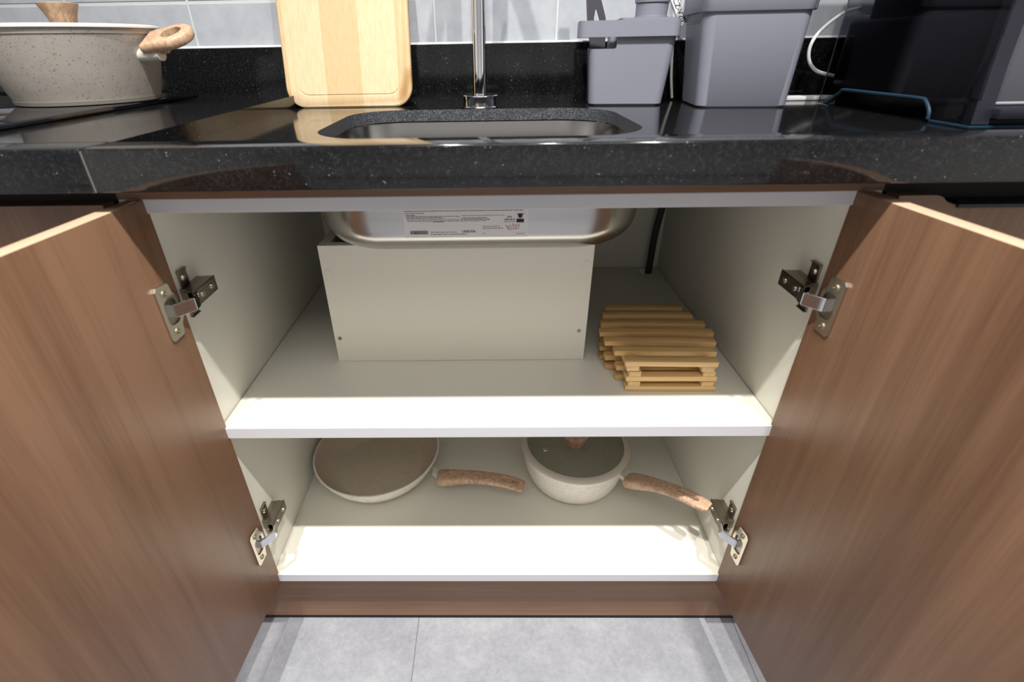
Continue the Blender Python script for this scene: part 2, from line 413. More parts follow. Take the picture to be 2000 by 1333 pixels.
def hinge(sx, zc, MX):
    e = bpy.data.objects.new('hinge', None); e.empty_display_size = 0.02
    e.location = Vector((sx*0.376, 0.0, zc)) - worg(cab); C.objects.link(e); e.parent = cab
    def LP(u, n, z): return MX @ Vector((u, n, z))
    # flange of the cup on the door: u 0.009..0.039
    prof = []
    h = 0.033
    poly = [(0.0165, -h), (0.0340, -h-0.001), (0.0375, -h+0.003), (0.0375, h-0.003), (0.0340, h+0.001), (0.0165, h), (0.0145, h-0.003),
            (0.0130, 0.020), (0.0080, 0.014), (0.0072, 0.0), (0.0080, -0.014), (0.0130, -0.020), (0.0145, -h+0.003)]
    b = B(); loft(b, [[LP(u, -0.0002, zc+z) for u, z in poly], [LP(u, -0.0026, zc+z) for u, z in poly]])
    fl_ = obj('cup_flange', b, M_nickel, e)
    og = worg(e)
    bc = B()
    rr = [LP(0.0225, 0.004, zc)-og, LP(0.0225, -0.01, zc)-og]
    pl = rrect(0.0125, 0.0325, -0.0155, 0.0155, 0.007, 5)
    loft(bc, [[LP(u, 0.004, zc+z)-og for u, z in pl], [LP(u, -0.01, zc+z)-og for u, z in pl]])
    cut(fl_, bc)
    b = B(); loft(b, [[LP(u, -0.0004, zc+z) for u, z in pl], [LP(u, 0.0, zc+z) for u, z in pl]]); obj('cup', b, M_nickel_d, e)
    for dz in (-0.024, 0.024):
        b = B(); c0 = LP(0.0258, -0.0026, zc+dz); c1 = LP(0.0258, -0.0042, zc+dz); cyl(b, c0, c1, 0.0042, 0.0032, 16)
        box(b, -0.0028, 0.0028, -0.0003, 0.0003, -0.0006, 0.0006, mx=Matrix.Translation(LP(0.0258, -0.0043, zc+dz)) @ Matrix.Rotation(0.6, 4, 'X'))
        obj('screw', b, M_brass, e)
    # link: polished bar from the cup to the arm
    q = sx*-1
    xi = sx*HWD
    def link(pts, w, z0, z1, m, name):
        b = B(); sec = []
        L = []; Rr = []
        n_ = len(pts)
        for i in range(n_):
            p = Vector((pts[i][0], pts[i][1])); a_ = Vector(pts[max(i-1, 0)]); c_ = Vector(pts[min(i+1, n_-1)])
            t_ = (c_-a_).normalized(); nn = Vector((-t_.y, t_.x))*w/2
            L.append(p+nn); Rr.append(p-nn)
        poly = L+Rr[::-1]
        loft(b, [[(p.x, p.y, z0) for p in poly], [(p.x, p.y, z1) for p in poly]])
        bmesh.ops.recalc_face_normals(b, faces=b.faces)
        bmesh.ops.bevel(b, geom=list(b.edges), offset=0.0006, segments=2, affect='EDGES', clamp_overlap=True)
        return obj(name, b, m, e, 40)
    p_in = LP(0.021, 0.004, 0)
    link([(p_in.x, p_in.y), (p_in.x+q*0.009, p_in.y-0.001), (xi+q*0.026, 0.000), (xi+q*0.024, 0.010), (xi+q*0.019, 0.020)], 0.0035, zc-0.0075, zc+0.0085, M_chrome, 'link')
    # arm: folded channel lying along the side panel
    zb = zc+0.001
    b = B()
    x_t = xi+q*0.0215
    def qbox(xa, xb, *r, **k): box(b, min(xa, xb), max(xa, xb), *r, **k)
    qbox(x_t, x_t-q*0.0015, 0.010, 0.062, zb-0.010, zb+0.010, bev=0.0005)
    for s_ in (-1, 1):
        zz = zb+s_*0.0095
        qbox(xi+q*0.0085, x_t, 0.012, 0.061, min(zz, zz-s_*0.0015), max(zz, zz-s_*0.0015), bev=0.0004)
    obj('arm', b, M_nickel_d, e)
    for yy in (0.027, 0.050):
        b = B(); cyl(b, (x_t-q*0.0002, yy, zb), (x_t+q*0.0016, yy, zb), 0.0038, 0.0034, 16)
        box(b, -0.0003, 0.0003, -0.0026, 0.0026, -0.0006, 0.0006, mx=Matrix.Translation((x_t+q*0.0017, yy, zb)) @ Matrix.Rotation(0.7, 4, 'X'))
        obj('screw', b, M_nickel, e)
    # mounting plate with two wings
    b = B()
    qbox(xi, xi+q*0.0085, 0.018, 0.060, zb-0.0095, zb+0.0095, bev=0.0006)
    for s_ in (-1, 1):
        z0, z1 = (zb+0.0095, zb+0.031) if s_ > 0 else (zb-0.031, zb-0.0095)
        qbox(xi, xi+q*0.0022, 0.022, 0.040, z0, z1, bev=0.0008)
        zr0, zr1 = (z1-0.0015, z1) if s_ > 0 else (z0, z0+0.0015)
        qbox(xi, xi+q*0.0042, 0.022, 0.040, zr0, zr1, bev=0.0004)
    obj('mounting_plate', b, M_nickel_d, e)
    for s_ in (-1, 1):
        b = B(); cyl(b, (xi+q*0.0022, 0.031, zb+s_*0.020), (xi+q*0.0042, 0.031, zb+s_*0.020), 0.0046, 0.0034, 16); obj('screw', b, M_nickel, e)
for sx in (-1, 1):
    dr, MX = door(sx)
    for zc in (0.636, 0.221): hinge(sx, zc, MX)

# ------------------------------------------------------------------ neighbouring closed cabinets
def neighbour(name, x0, x1, label, handle):
    t = thing(name, label, 'cabinet', ((x0+x1)/2, 0.28, 0.1))
    b = B(); box(b, x0, x1, 0.001, DB, 0.100, 0.7400); obj('body', b, M_board, t)
    n = 3; w = (x1-x0)/n
    for i in range(n):
        a0 = x0+w*i+0.0015; a1 = a0+w-0.003
        b = B()
        if handle:
            # cut-out along the top edge for a finger pull
            pl = [(a0, 0.0935), (a1, 0.0935), (a1, 0.7505), (a0+0.058, 0.7505), (a0+0.050, 0.7530), (a0+0.043, 0.7585), (a0+0.036, 0.7600), (a0, 0.7600)]
        else:
            pl = [(a0, 0.0935), (a1, 0.0935), (a1, 0.7600), (a0, 0.7600)]
        prism(b, pl, -0.020, -0.002, lambda x, z, y: (x, y, z))
        d = obj('door', b, M_wood_z, t)
        if handle:
            b = B(); box(b, a0+0.060, a1-0.01, -0.0225, -0.004, 0.7507, 0.7535, 0.0006); box(b, a0+0.060, a1-0.01, -0.0225, -0.0205, 0.7475, 0.7535, 0.0006)
            h = obj('finger_pull', b, M_handle, d)
    return t
neighbour('base_cabinet', RX0+0.002, -0.4015, 'closed wood-look base cabinet left of the open doors, under the hob', False)
neighbour('base_cabinet', 0.4015, RX1-0.002, 'closed wood-look base cabinet right of the open doors, with black finger pulls', True)

# ------------------------------------------------------------------ sink bowl
sk = thing('sink', 'undermounted stainless steel sink bowl with a printed paper label on its front', 'sink', (-0.02, 0.28, 0.65))
b = B()
X0, X1, Y0, Y1 = -0.252, 0.207, 0.106, 0.452
ZB = 0.6478
prof = [(-0.014, ZU-0.0006), (0.0, ZU-0.001), (0.001, ZU-0.004), (0.004, 0.700)]
R_ = 0.045
for i in range(1, 9):
    a_ = PI/2*i/8; prof.append((0.004+R_*(1-math.cos(a_)), ZB+R_-R_*math.sin(a_)+0.0))
rings = []
for ins, z in prof: rings.append([(x, y, z) for x, y in rrect(X0+ins, X1-ins, Y0+ins, Y1-ins, max(0.088-ins*0.6, 0.02), 12)])
cx_, cy_ = (X0+X1)/2, (Y0+Y1)/2
base_in = [(x, y, ZB-0.0) for x, y in rrect(cx_-0.05, cx_+0.05, cy_-0.05, cy_+0.05, 0.05, 12)]
rings.append(base_in)
loft(b, rings, False, True)
bmesh.ops.recalc_face_normals(b, faces=b.faces)
o = obj('bowl', b, M_steel, sk, 50)
md = o.modifiers.new('thickness', 'SOLIDIFY'); md.thickness = 0.0012; md.offset = 0
b = B(); lathe(b, [(0.0, 0.0035), (0.012, 0.0035), (0.03, 0.002), (0.038, 0.0008), (0.038, 0.0)], cx_, cy_, ZB+0.001, 32); obj('drain', b, M_chrome, sk, 40)
# printed label
SY = 0.1072+0.001
b = B(); box(b, -0.1185, 0.0425, SY-0.0006, SY-0.0001, 0.6775, 0.728); st = obj('sticker', b, M_paper, sk); st['label'] = 'white printed label with a barcode and a red stamp'
def PX(u): return -0.1185+(u-150)/1650*0.161      # crop pixels of the label to metres
def PZ(v): return 0.7138-(v-140)/350*0.0352
b = B()
def dash(u0, u1, v, h=9, gap=5, bmx=None):
    bb = bmx or b; u = u0
    while u < u1:
        w = random.uniform(14, 55); e_ = min(u+w, u1)
        box(bb, PX(u), PX(e_), SY-0.0008, SY-0.0005, PZ(v)-0.00011*h/2, PZ(v)+0.00011*h/2); u = e_+gap+random.uniform(0, 6)
for u0, u1, v, h in ((160, 1740, 150, 8), (165, 430, 178, 8), (185, 305, 204, 11), (185, 900, 222, 7), (930, 1500, 214, 5), (190, 680, 240, 9), (920, 1260, 245, 9),
                     (190, 900, 262, 6), (920, 1300, 266, 10), (200, 930, 282, 7), (930, 1250, 284, 5), (540, 680, 293, 8), (500, 850, 432, 7), (500, 990, 460, 8), (1200, 1430, 358, 6),
                     (1200, 1470, 384, 8), (1200, 1230, 455, 6), (1650, 1760, 460, 6)):
    dash(u0, u1, v, h)
obj('fine_print', b, M_grey_ink, st)
b = B(); u = 225
while u < 465:
    w = random.choice((3, 4, 6, 9)); box(b, PX(u), PX(u+w), SY-0.0009, SY-0.0005, PZ(458), PZ(410)); u += w+random.choice((3, 4, 6))
obj('barcode', b, M_ink, st)
def text(s, loc, size, m, parent, name, rot=(PI/2, 0, 0), ext=0.0001, bold=0.0):
    cu = bpy.data.curves.new('t', 'FONT'); cu.body = s; cu.size = size; cu.extrude = ext; cu.offset = bold
    o_ = bpy.data.objects.new('t', cu); C.objects.link(o_)
    bpy.context.view_layer.update(); dg = bpy.context.evaluated_depsgraph_get()
    me = bpy.data.meshes.new_from_object(o_.evaluated_get(dg)); bpy.data.objects.remove(o_)
    me.transform(Matrix.Translation(Vector(loc)-worg(parent)) @ Matrix.Rotation(rot[2], 4, 'Z') @ Matrix.Rotation(rot[1], 4, 'Y') @ Matrix.Rotation(rot[0], 4, 'X'))
    me.name = name; me.materials.clear(); me.materials.append(m)
    q_ = bpy.data.objects.new(name, me); C.objects.link(q_); q_.parent = parent; return q_
text('UK83/556', (PX(925), SY-0.0007, PZ(438)), 0.0042, M_ink, st, 'printed_code', bold=0.00006)
# black square mark and small boxed mark
b = B(); box(b, PX(1650), PX(1750), SY-0.0008, SY-0.0005, PZ(310), PZ(262)); cyl(b, (PX(1700), SY-0.0008, PZ(222)), (PX(1700), SY-0.0005, PZ(222)), 0.0030, seg=20)
box(b, PX(1655), PX(1690), SY-0.0008, SY-0.0005, PZ(205), PZ(195)); box(b, PX(1712), PX(1748), SY-0.0008, SY-0.0005, PZ(205), PZ(195)); obj('black_mark', b, M_ink, st)
b = B()
for a0, a1, v0, v1 in ((1490, 1630, 300, 304), (1490, 1494, 255, 302), (1626, 1630, 255, 302), (1490, 1630, 284, 286)): box(b, PX(a0), PX(a1), SY-0.0008, SY-0.0005, PZ(v1), PZ(v0))
dash(1500, 1620, 268, 14); dash(1530, 1590, 235, 16); obj('boxed_mark', b, M_grey_ink, st)
b = B()
for (a0, v0), (a1, v1) in (((1510, 345), (1540, 405)), ((1540, 405), (1680, 392)), ((1680, 392), (1690, 330)), ((1530, 365), (1560, 390)), ((1570, 340), (1580, 385)), ((1600, 325), (1610, 380)),
                           ((1600, 350), (1630, 345)), ((1640, 335), (1650, 380)), ((1650, 350), (1675, 345)), ((1545, 350), (1555, 375)), ((1625, 365), (1640, 385))):
    tube(b, [(PX(a0), SY-0.0008, PZ(v0)), (PX(a1), SY-0.0008, PZ(v1))], 0.00032, 6, 0)
obj('red_stamp', b, M_red_ink, st)

# ------------------------------------------------------------------ boxed-in housing under the sink
bx = thing('white_box', 'white board box standing on the middle shelf right under the sink bowl', 'box', (-0.057, 0.27, ZS))
BT = 0.6462
b = B(); box(b, -0.2602, 0.1462, 0.1670, 0.1820, ZS+0.0003, BT, 0.0006, 1); obj('front_panel', b, M_board, bx)
for x0 in (-0.2592, 0.1302): b = B(); box(b, x0, x0+0.015, 0.1822, 0.420, ZS+0.0003, BT); obj('side_panel', b, M_board, bx)
b = B(); box(b, -0.2440, 0.1300, 0.1822, 0.420, ZS+0.0003, ZS+0.015); obj('base_panel', b, M_board, bx)
b = B(); box(b, -0.2440, 0.1300, 0.405, 0.420, ZS+0.0155, BT); obj('rear_panel', b, M_board, bx)
for x, z in ((-0.2515, 0.488), (0.1345, 0.4985)):
    b = B(); cyl(b, (x, 0.1671, z), (x, 0.1655, z), 0.0032, 0.0026, 16); box(b, x-0.0022, x+0.0022, 0.1650, 0.1656, z-0.0005, z+0.0005); box(b, x-0.0005, x+0.0005, 0.1650, 0.1656, z-0.0022, z+0.0022)
    obj('screw', b, M_nickel_d, bx)
for x, z in ((-0.2510, 0.602), (0.1370, 0.613)):
    b = B(); cyl(b, (x, 0.1671, z), (x, 0.1664, z), 0.0062, 0.0058, 24); obj('screw_cap', b, M_board, bx)

# ------------------------------------------------------------------ hose in the back corner
hs = thing('drain_hose', 'dark grey hose dropping through a hole in the back right shelf corner', 'hose', (0.357, 0.53, ZS))
b = B(); tube(b, [(0.385, 0.50, 0.768), (0.374, 0.515, 0.70), (0.364, 0.526, 0.62), (0.3565, 0.531, 0.54), (0.3555, 0.532, 0.46), (0.3555, 0.532, 0.36)], 0.0072, 14, 8); obj('pipe', b, M_hose, hs, 60)

# ------------------------------------------------------------------ pine trivets
SL = [0.133, 0.151, 0.170, 0.180, 0.170, 0.151, 0.133]
def trivet(zb, up, dx, dy, rot, label):
    h = 0.0086
    t = thing('slatted_trivet', label, 'trivet', (0.2605+dx, 0.171+dy, zb), 'pine slat trivets on the middle shelf')
    t.rotation_euler = (0, 0, rot)
    zs_, zt_ = (h, 0.0) if up else (0.0, h)
    for k, L in enumerate(SL):
        b = B(); yy = (k-3)*0.0283; j = random.uniform(-0.0015, 0.0015)
        box(b, -L/2+j, L/2+j, yy-0.0075, yy+0.0075, zs_, zs_+h, 0.0009, 2)
        o_ = obj('slat', b, M_pine, None, 40); o_.parent = t
    for x in (-0.054, 0.054):
        b = B(); box(b, x-0.009, x+0.009, -0.092, 0.092, zt_, zt_+h-0.0001, 0.0007, 2); o_ = obj('batten', b, M_pine_y, None, 40); o_.parent = t
    return t
trivet(ZS+0.0002, False, 0.001, 0.000, math.radians(-1.0), 'upside-down pine slat trivet at the bottom of the stack of three')
trivet(ZS+0.0176, False, 0.000, 0.001, math.radians(-0.6), 'upside-down pine slat trivet in the middle of the stack of three')
trivet(ZS+0.0350, True, -0.002, 0.001, math.radians(-1.8), 'pine slat trivet on top of the stack, slats facing up')

# ------------------------------------------------------------------ frying pan and saucepan on the bottom panel
def bridge_handle(t, P, name, stations, hole=None, m=None):
    """stations: (point, half width, z up, z down); horizontal-ish grip with rounded section"""
    b = B(); rings = []
    n_ = len(stations)
    for i, (p, hw, zu, zd) in enumerate(stations):
        p = Vector(p); a_ = Vector(stations[max(i-1, 0)][0]); c_ = Vector(stations[min(i+1, n_-1)][0])
        d = (c_-a_); d.z = 0; d.normalize(); s_ = Vector((-d.y, d.x, 0)); ring = []
        for k in range(20):
            th = 2*PI*k/20; c0, s0 = math.cos(th), math.sin(th)
            ex = 0.62
            cxx = math.copysign(abs(c0)**ex, c0); szz = math.copysign(abs(s0)**ex, s0)
            ring.append(p+s_*hw*cxx+Vector((0, 0, (zu if szz > 0 else zd)*szz)))
        rings.append(ring)
    loft(b, rings)
    o_ = obj(name, b, m or M_grip, t, 60)
    if hole: cut(o_, hole(worg(o_)-Vector((0, 0, 0))))
    for p in o_.data.polygons: p.use_smooth = True
    return o_
def hole_cutter(c, d, L, w):
    def f(og):
        bc = B(); d_ = Vector(d).normalized(); s_ = Vector((-d_.y, d_.x, 0)).normalized(); c_ = Vector(c)-og
        up_ = d_.cross(s_)
        pl = []
        for k in range(24):
            th = 2*PI*k/24; pl.append(c_+d_*L/2*math.cos(th)+s_*w/2*math.sin(th))
        loft(bc, [[p-up_*0.04 for p in pl], [p+up_*0.04 for p in pl]]); return bc
    return f
def vessel(bm, prof_out, th, cx, cy, z):
    """outer profile (r,z) bottom centre to rim, then the inner one back"""
    inner = []
    n_ = len(prof_out)
    for i in range(n_-1, -1, -1):
        r, zz = prof_out[i]
        inner.append((max(r-th, 0), zz if i == n_-1 else zz+th*(1.0 if zz < 0.02 else 0.4)))
    lathe(bm, prof_out+inner, cx, cy, z, 72)
pcx, pcy = -0.2455, 0.2470
pan = thing('frying_pan', 'cream speckled frying pan with a wood-look handle on the cabinet bottom', 'pan', (pcx, pcy, T))
po = [(0, 0), (0.088, 0), (0.094, 0.0015), (0.103, 0.009), (0.113, 0.022), (0.121, 0.036), (0.1265, 0.049), (0.1290, 0.0530), (0.1285, 0.0545)]
b = B(); vessel(b, po, 0.0030, pcx, pcy, T+0.0003)
for f in b.faces:
    c = f.calc_center_median(); r = math.hypot(c.x-pcx, c.y-pcy); hz = c.z-T
    zo = [z for rr, z in po if rr <= r+0.0005]
    ro = 0.0
    for (r0, z0), (r1, z1) in zip(po[1:], po[2:]):
        if z0 <= hz <= z1 and z1 > z0: ro = r0+(r1-r0)*(hz-z0)/(z1-z0)
    f.material_index = 1 if ((ro and r < ro-0.0017 and hz > 0.001) or (r < 0.088 and hz > 0.0015)) else 0
    if hz > 0.0525: f.material_index = 0
obj('body', b, [M_cream, M_pan_in], pan, 50)
b = B(); loft(b, [[Vector((-0.124, 0.194, 0.160))+Vector(o_) for o_ in ((0, 0.006, 0), (0, -0.010, 0), (0, -0.010, 0.008), (0, 0.006, 0.008))],
                  [Vector((-0.108, 0.181, 0.158))+Vector(o_) for o_ in ((0, 0.010, 0.001), (0, -0.012, 0.001), (0, -0.012, 0.010), (0, 0.010, 0.010))]]); obj('handle_bracket', b, M_bracket, pan)
ph = [((-0.113, 0.1760, 0.166), 0.0130, 0.0050, 0.013), ((-0.109, 0.1755, 0.1665), 0.0160, 0.0070, 0.017), ((-0.095, 0.1735, 0.168), 0.0160, 0.0075, 0.0175), ((-0.075, 0.1715, 0.1705), 0.0148, 0.0075, 0.0140), ((-0.05, 0.1680, 0.173), 0.0135, 0.0072, 0.0095),
      ((-0.02, 0.1630, 0.175), 0.0135, 0.0068, 0.0080), ((0.012, 0.1570, 0.1745), 0.0142, 0.0062, 0.0070), ((0.035, 0.1515, 0.172), 0.0145, 0.0055, 0.0062), ((0.0510, 0.1470, 0.1695), 0.0135, 0.0050, 0.0055), ((0.0545, 0.1460, 0.1690), 0.0110, 0.0040, 0.0045)]
bridge_handle(pan, None, 'handle', ph, hole_cutter((0.0245, 0.1545, 0.173), (0.97, -0.22, -0.06), 0.022, 0.0105))

scx, scy = 0.1600, 0.2270
sp = thing('saucepan', 'small cream speckled saucepan with a glass lid and wood-look handle', 'saucepan', (scx, scy, T))
so = [(0, 0), (0.074, 0), (0.080, 0.002), (0.088, 0.010), (0.094, 0.024), (0.099, 0.045), (0.1030, 0.066), (0.1055, 0.078), (0.1065, 0.082), (0.1060, 0.084)]
b = B(); vessel(b, so, 0.003, scx, scy, T+0.0003)
o = obj('body', b, M_cream, sp, 50)
ld = sub('lid', (scx, scy, T+0.084), sp)
b = B(); lathe(b, [(0.0945, 0.0015), (0.0955, 0.0055), (0.100, 0.0060), (0.1055, 0.0045), (0.1078, 0.0020), (0.1080, 0.0006), (0.0945, 0.0006)], scx, scy, T+0.084, 72, True); obj('silicone_rim', b, M_rim, ld, 50)
b = B()
gp = [(0, 0.0075), (0.03, 0.0072), (0.06, 0.0062), (0.08, 0.0052), (0.0952, 0.0045), (0.0952, 0.0020), (0.08, 0.0027), (0.06, 0.0037), (0.03, 0.0047), (0, 0.0050)]
lathe(b, gp, scx, scy, T+0.084, 64); obj('glass_disc', b, M_glass, ld, 60)
b = B(); lathe(b, [(0, 0), (0.0185, 0), (0.0190, 0.001), (0.0198, 0.007), (0.0225, 0.015), (0.0260, 0.023), (0.0262, 0.025), (0.024, 0.0265), (0, 0.027)], scx-0.001, scy-0.004, T+0.0915, 40); obj('knob', b, M_grip, ld, 50)
b = B(); lathe(b, [(0.0016, 0), (0.0046, 0), (0.0050, 0.001), (0.0040, 0.0022), (0.0016, 0.0022)], 0.0985, 0.204, T+0.0895, 20, True); obj('steam_vent', b, M_chrome, ld, 50)
b = B(); loft(b, [[Vector((0.2460, 0.1780, 0.180))+Vector(o_) for o_ in ((-0.006, 0.004, 0), (-0.018, -0.010, 0), (-0.018, -0.010, 0.009), (-0.006, 0.004, 0.009))],
                  [Vector((0.2520, 0.1510, 0.185))+Vector(o_) for o_ in ((0.004, 0.008, 0), (-0.010, -0.011, 0), (-0.010, -0.011, 0.010), (0.004, 0.008, 0.010))]]); obj('handle_bracket', b, M_bracket, sp)
a0 = Vector((0.2440, 0.1440, 0.1935)); a1 = Vector((0.3470, 0.0360, 0.2395))
def sp_pt(t_, dz=0): p = a0.lerp(a1, t_); p.z += dz; return p
hh = [(0.0, 0.0, 0.0125, 0.005, 0.012), (0.04, 0.001, 0.0160, 0.0075, 0.017), (0.15, 0.004, 0.0160, 0.0080, 0.0175), (0.28, 0.007, 0.0148, 0.0075, 0.0140), (0.42, 0.0095, 0.0135, 0.0072, 0.0100),
      (0.58, 0.010, 0.0133, 0.0068, 0.0082), (0.74, 0.0080, 0.0140, 0.0062, 0.0072), (0.88, 0.0035, 0.0142, 0.0055, 0.0065), (0.97, 0.0005, 0.0125, 0.0050, 0.0056), (1.0, 0.0, 0.0095, 0.0040, 0.0045)]
bridge_handle(sp, None, 'handle', [(sp_pt(t_, dz), hw, zu, zd) for t_, dz, hw, zu, zd in hh], hole_cutter(sp_pt(0.80, 0.005), (a1-a0)-Vector((0, 0, 0.02)), 0.026, 0.0115))

# ------------------------------------------------------------------ hob and casserole on the raised counter
hb = thing('hob', 'flat black glass hob set on the worktop under the big pot', 'hob', (-0.85, 0.28, ZC))
b = B(); box(b, -1.12, -0.560, 0.055, 0.515, ZC+0.0003, ZC+0.0070, 0.0022, 3); obj('glass_plate', b, M_hob, hb, 40)
b = B(); box(b, -1.10, -0.572, 0.070, 0.500, ZC+0.0002, ZC+0.0004)
b.free()
kx, ky = -0.655, 0.365
kz = ZC+0.0072
kp = thing('casserole_pot', 'large speckled greige casserole pot with wood-look side handles on the hob', 'pot', (kx, ky, kz))
ko = [(0, 0), (0.096, 0), (0.0985, 0.0015), (0.0995, 0.006), (0.104, 0.018), (0.1110, 0.045), (0.1165, 0.072), (0.1200, 0.0915), (0.1212, 0.0925), (0.1220, 0.0990)]
b = B(); vessel(b, ko, 0.003, kx, ky, kz); obj('body', b, M_grey_cream, kp, 40)
b = B(); lathe(b, [(0.0, 0.0002), (0.0960, 0.0002), (0.1000, 0.0014), (0.1012, 0.0065), (0.0985, 0.0065), (0.094, 0.0012)], kx, ky, kz-0.0001, 72); obj('base_ring', b, mat('grey_base_ring', (0.22, 0.20, 0.18), 0.3), kp, 40)
KNB = 0.004
kl = sub('lid', (kx, ky, kz+0.0992), kp)
b = B(); lathe(b, [(0.108, 0.0004), (0.108, 0.0050), (0.118, 0.0056), (0.1235, 0.0048), (0.1255, 0.0028), (0.1250, 0.0006)], kx, ky, kz+0.0992, 72, True); obj('silicone_rim', b, M_lid_rim, kl, 60)
b = B(); lathe(b, [(0, 0.0062), (0.03, 0.0060), (0.07, 0.0052), (0.1085, 0.0045), (0.1085, 0.0022), (0.07, 0.0030), (0.03, 0.0038), (0, 0.0040)], kx, ky, kz+0.0992, 64); obj('glass_disc', b, M_glass, kl, 60)
b = B(); lathe(b, [(0, 0), (0.0165, 0), (0.0170, 0.001), (0.0190, 0.010), (0.0225, 0.019), (0.0260, 0.0265), (0.0265, 0.0280), (0.024, 0.0288), (0, 0.029)], kx, ky, kz+0.0992+0.0062, 40); obj('knob', b, M_grip, kl, 50)
def side_handle(sx):
    # a root block and an upswept grip with a finger ring
    x0 = kx+sx*0.118; z0 = kz+0.074
    b = B()
    cyl(b, (kx+sx*0.106, ky-0.016, z0-0.010), (x0+sx*0.030, ky-0.022, z0-0.008), 0.0090, 0.0100, 24)
    obj('handle_bracket', b, M_bracket, kp, 50)
    b = B()
    # outline in (u outwards, v along y), tilted upwards
    def fn(u, v, w):
        th = math.radians(9); ro = math.radians(24)
        v2 = v*math.cos(ro)-w*math.sin(ro); w2 = v*math.sin(ro)+w*math.cos(ro)
        return (x0+sx*(0.004+u*math.cos(th)-w2*math.sin(th)), ky-0.012+v2, z0+0.006+u*math.sin(th)+w2*math.cos(th))
    pl = []
    for k in range(28):
        th = 2*PI*k/28; r = 1.0
        pl.append((0.047+0.031*math.cos(th), 0.030*math.sin(th)))
    root = [(0.0, -0.022), (0.010, -0.026), (0.030, -0.0275)]
    top = [(u, v) for u, v in pl if u > 0.036]
    top.sort(key=lambda p: math.atan2(p[1], p[0]-0.047))
    outline = root+top+[(0.030, 0.0275), (0.010, 0.026), (0.0, 0.022)]
    rs = []
    for w, s_ in ((-0.0075, 0.88), (-0.0055, 0.97), (0.0, 1.0), (0.0055, 0.97), (0.0075, 0.88)):
        cxu = sum(p[0] for p in outline)/len(outline)
        rs.append([fn(cxu+(u-cxu)*s_, v*s_, w) for u, v in outline])
    loft(b, rs)
    o_ = obj('handle', b, M_grip, kp, 50)
    bc = B(); og = worg(o_)
    el = [(0.047+0.016*math.cos(2*PI*k/24), 0.016*math.sin(2*PI*k/24)) for k in range(24)]
    loft(bc, [[Vector(fn(u, v, -0.03))-og for u, v in el], [Vector(fn(u, v, 0.03))-og for u, v in el]]); cut(o_, bc)
    b = B(); loft(b, [[fn(u, v, -0.017) for u, v in ((0.004, -0.016), (0.034, -0.012), (0.034, 0.012), (0.004, 0.016))], [fn(u, v, -0.0055) for u, v in ((0.0, -0.021), (0.034, -0.020), (0.034, 0.020), (0.0, 0.021))]])
    bmesh.ops.bevel(b, geom=list(b.edges), offset=0.004, segments=3, affect='EDGES')
    obj('handle_root', b, M_grip, kp, 50)
side_handle(1); side_handle(-1)

# ------------------------------------------------------------------ cutting board
BW = 0.118; BH = 0.335
bd = thing('cutting_board', 'pale bamboo cutting board with a juice groove leaning against the tiles', 'board', (-0.2685, 0.500, ZK))
tilt = math.atan2(0.0680, BH)
yb = 0.5000
MXb = Matrix.Translation((-0.2685, yb, ZK+0.0006)) @ Matrix.Rotation(-tilt, 4, 'X')
b = B()
def bp(x, z, y): return (x, y, z)
outer = rrect(-BW, BW, 0, BH, 0.036, 10)
rs = []
for y, ins in ((0.0, 0.002), (0.002, 0.0), (0.013, 0.0), (0.015, 0.002)):
    rs.append([(x*(1-ins/BW), y, ins+z*(1-2*ins/BH)) for x, z in outer])
loft(b, rs); bmesh.ops.transform(b, matrix=MXb, verts=b.verts)
o = obj('board', b, M_bamboo, bd, 40)
def groove(r0, d, w):
    pts = rrect(-BW+r0, BW-r0, r0, BH-r0, 0.026, 10)
    return pts
bc = B(); p1 = rrect(-BW+0.0195, BW-0.0195, 0.0195, BH-0.0195, 0.024, 10); p2 = rrect(-BW+0.0225, BW-0.0225, 0.0225, BH-0.0225, 0.021, 10)
vs1 = [[bc.verts.new((x, y, z)) for x, z in p] for p, y in ((p1, -0.004), (p1, 0.0009), (p2, 0.0009), (p2, -0.004))]
for a_, b_ in zip(vs1, vs1[1:]+vs1[:1]):
    for i in range(len(a_)): j = (i+1) % len(a_); bc.faces.new((a_[i], a_[j], b_[j], b_[i]))
bmesh.ops.transform(bc, matrix=Matrix.Translation(-worg(o)) @ MXb, verts=bc.verts)
cut(o, bc)

# ------------------------------------------------------------------ faucet
fx, fy = -0.0225, 0.474
fc = thing('faucet', 'slim chrome gooseneck tap standing behind the sink', 'faucet', (fx, fy, ZK))
b = B(); lathe(b, [(0, 0), (0.0335, 0), (0.0345, 0.001), (0.0335, 0.0022), (0.0315, 0.003), (0.0315, 0.0185), (0.0355, 0.0190), (0.0362, 0.0200), (0.0355, 0.0210), (0.0150, 0.0216), (0, 0.0216)], fx, fy, ZK+0.0002, 40); obj('base_flange', b, M_chrome, fc, 40)
b = B()
zt = 1.10; rr = 0.075
pts = [(fx, fy, ZK+0.015), (fx, fy, 0.90), (fx, fy, zt)]
for k in range(1, 9): a_ = PI*k/8; pts.append((fx+0.02*(1-math.cos(a_))/2, fy-rr*(1-math.cos(a_)), zt+rr*math.sin(a_)))
pts.append((fx+0.02, fy-2*rr, zt-0.05))
tube(b, pts, 0.0125, 24, 6); obj('spout_pipe', b, M_chrome, fc, 60)
b = B(); cyl(b, (fx+0.02, fy-2*rr, zt-0.068), (fx+0.02, fy-2*rr, zt-0.045), 0.0135, seg=24); obj('aerator', b, M_chrome, fc, 40)
b = B(); tube(b, [(fx+0.010, fy, 1.02), (fx+0.045, fy, 1.02)], 0.011, 16, 0); tube(b, [(fx+0.040, fy, 1.02), (fx+0.048, fy-0.01, 1.075)], 0.004, 10, 0); obj('lever', b, M_chrome, fc, 40)

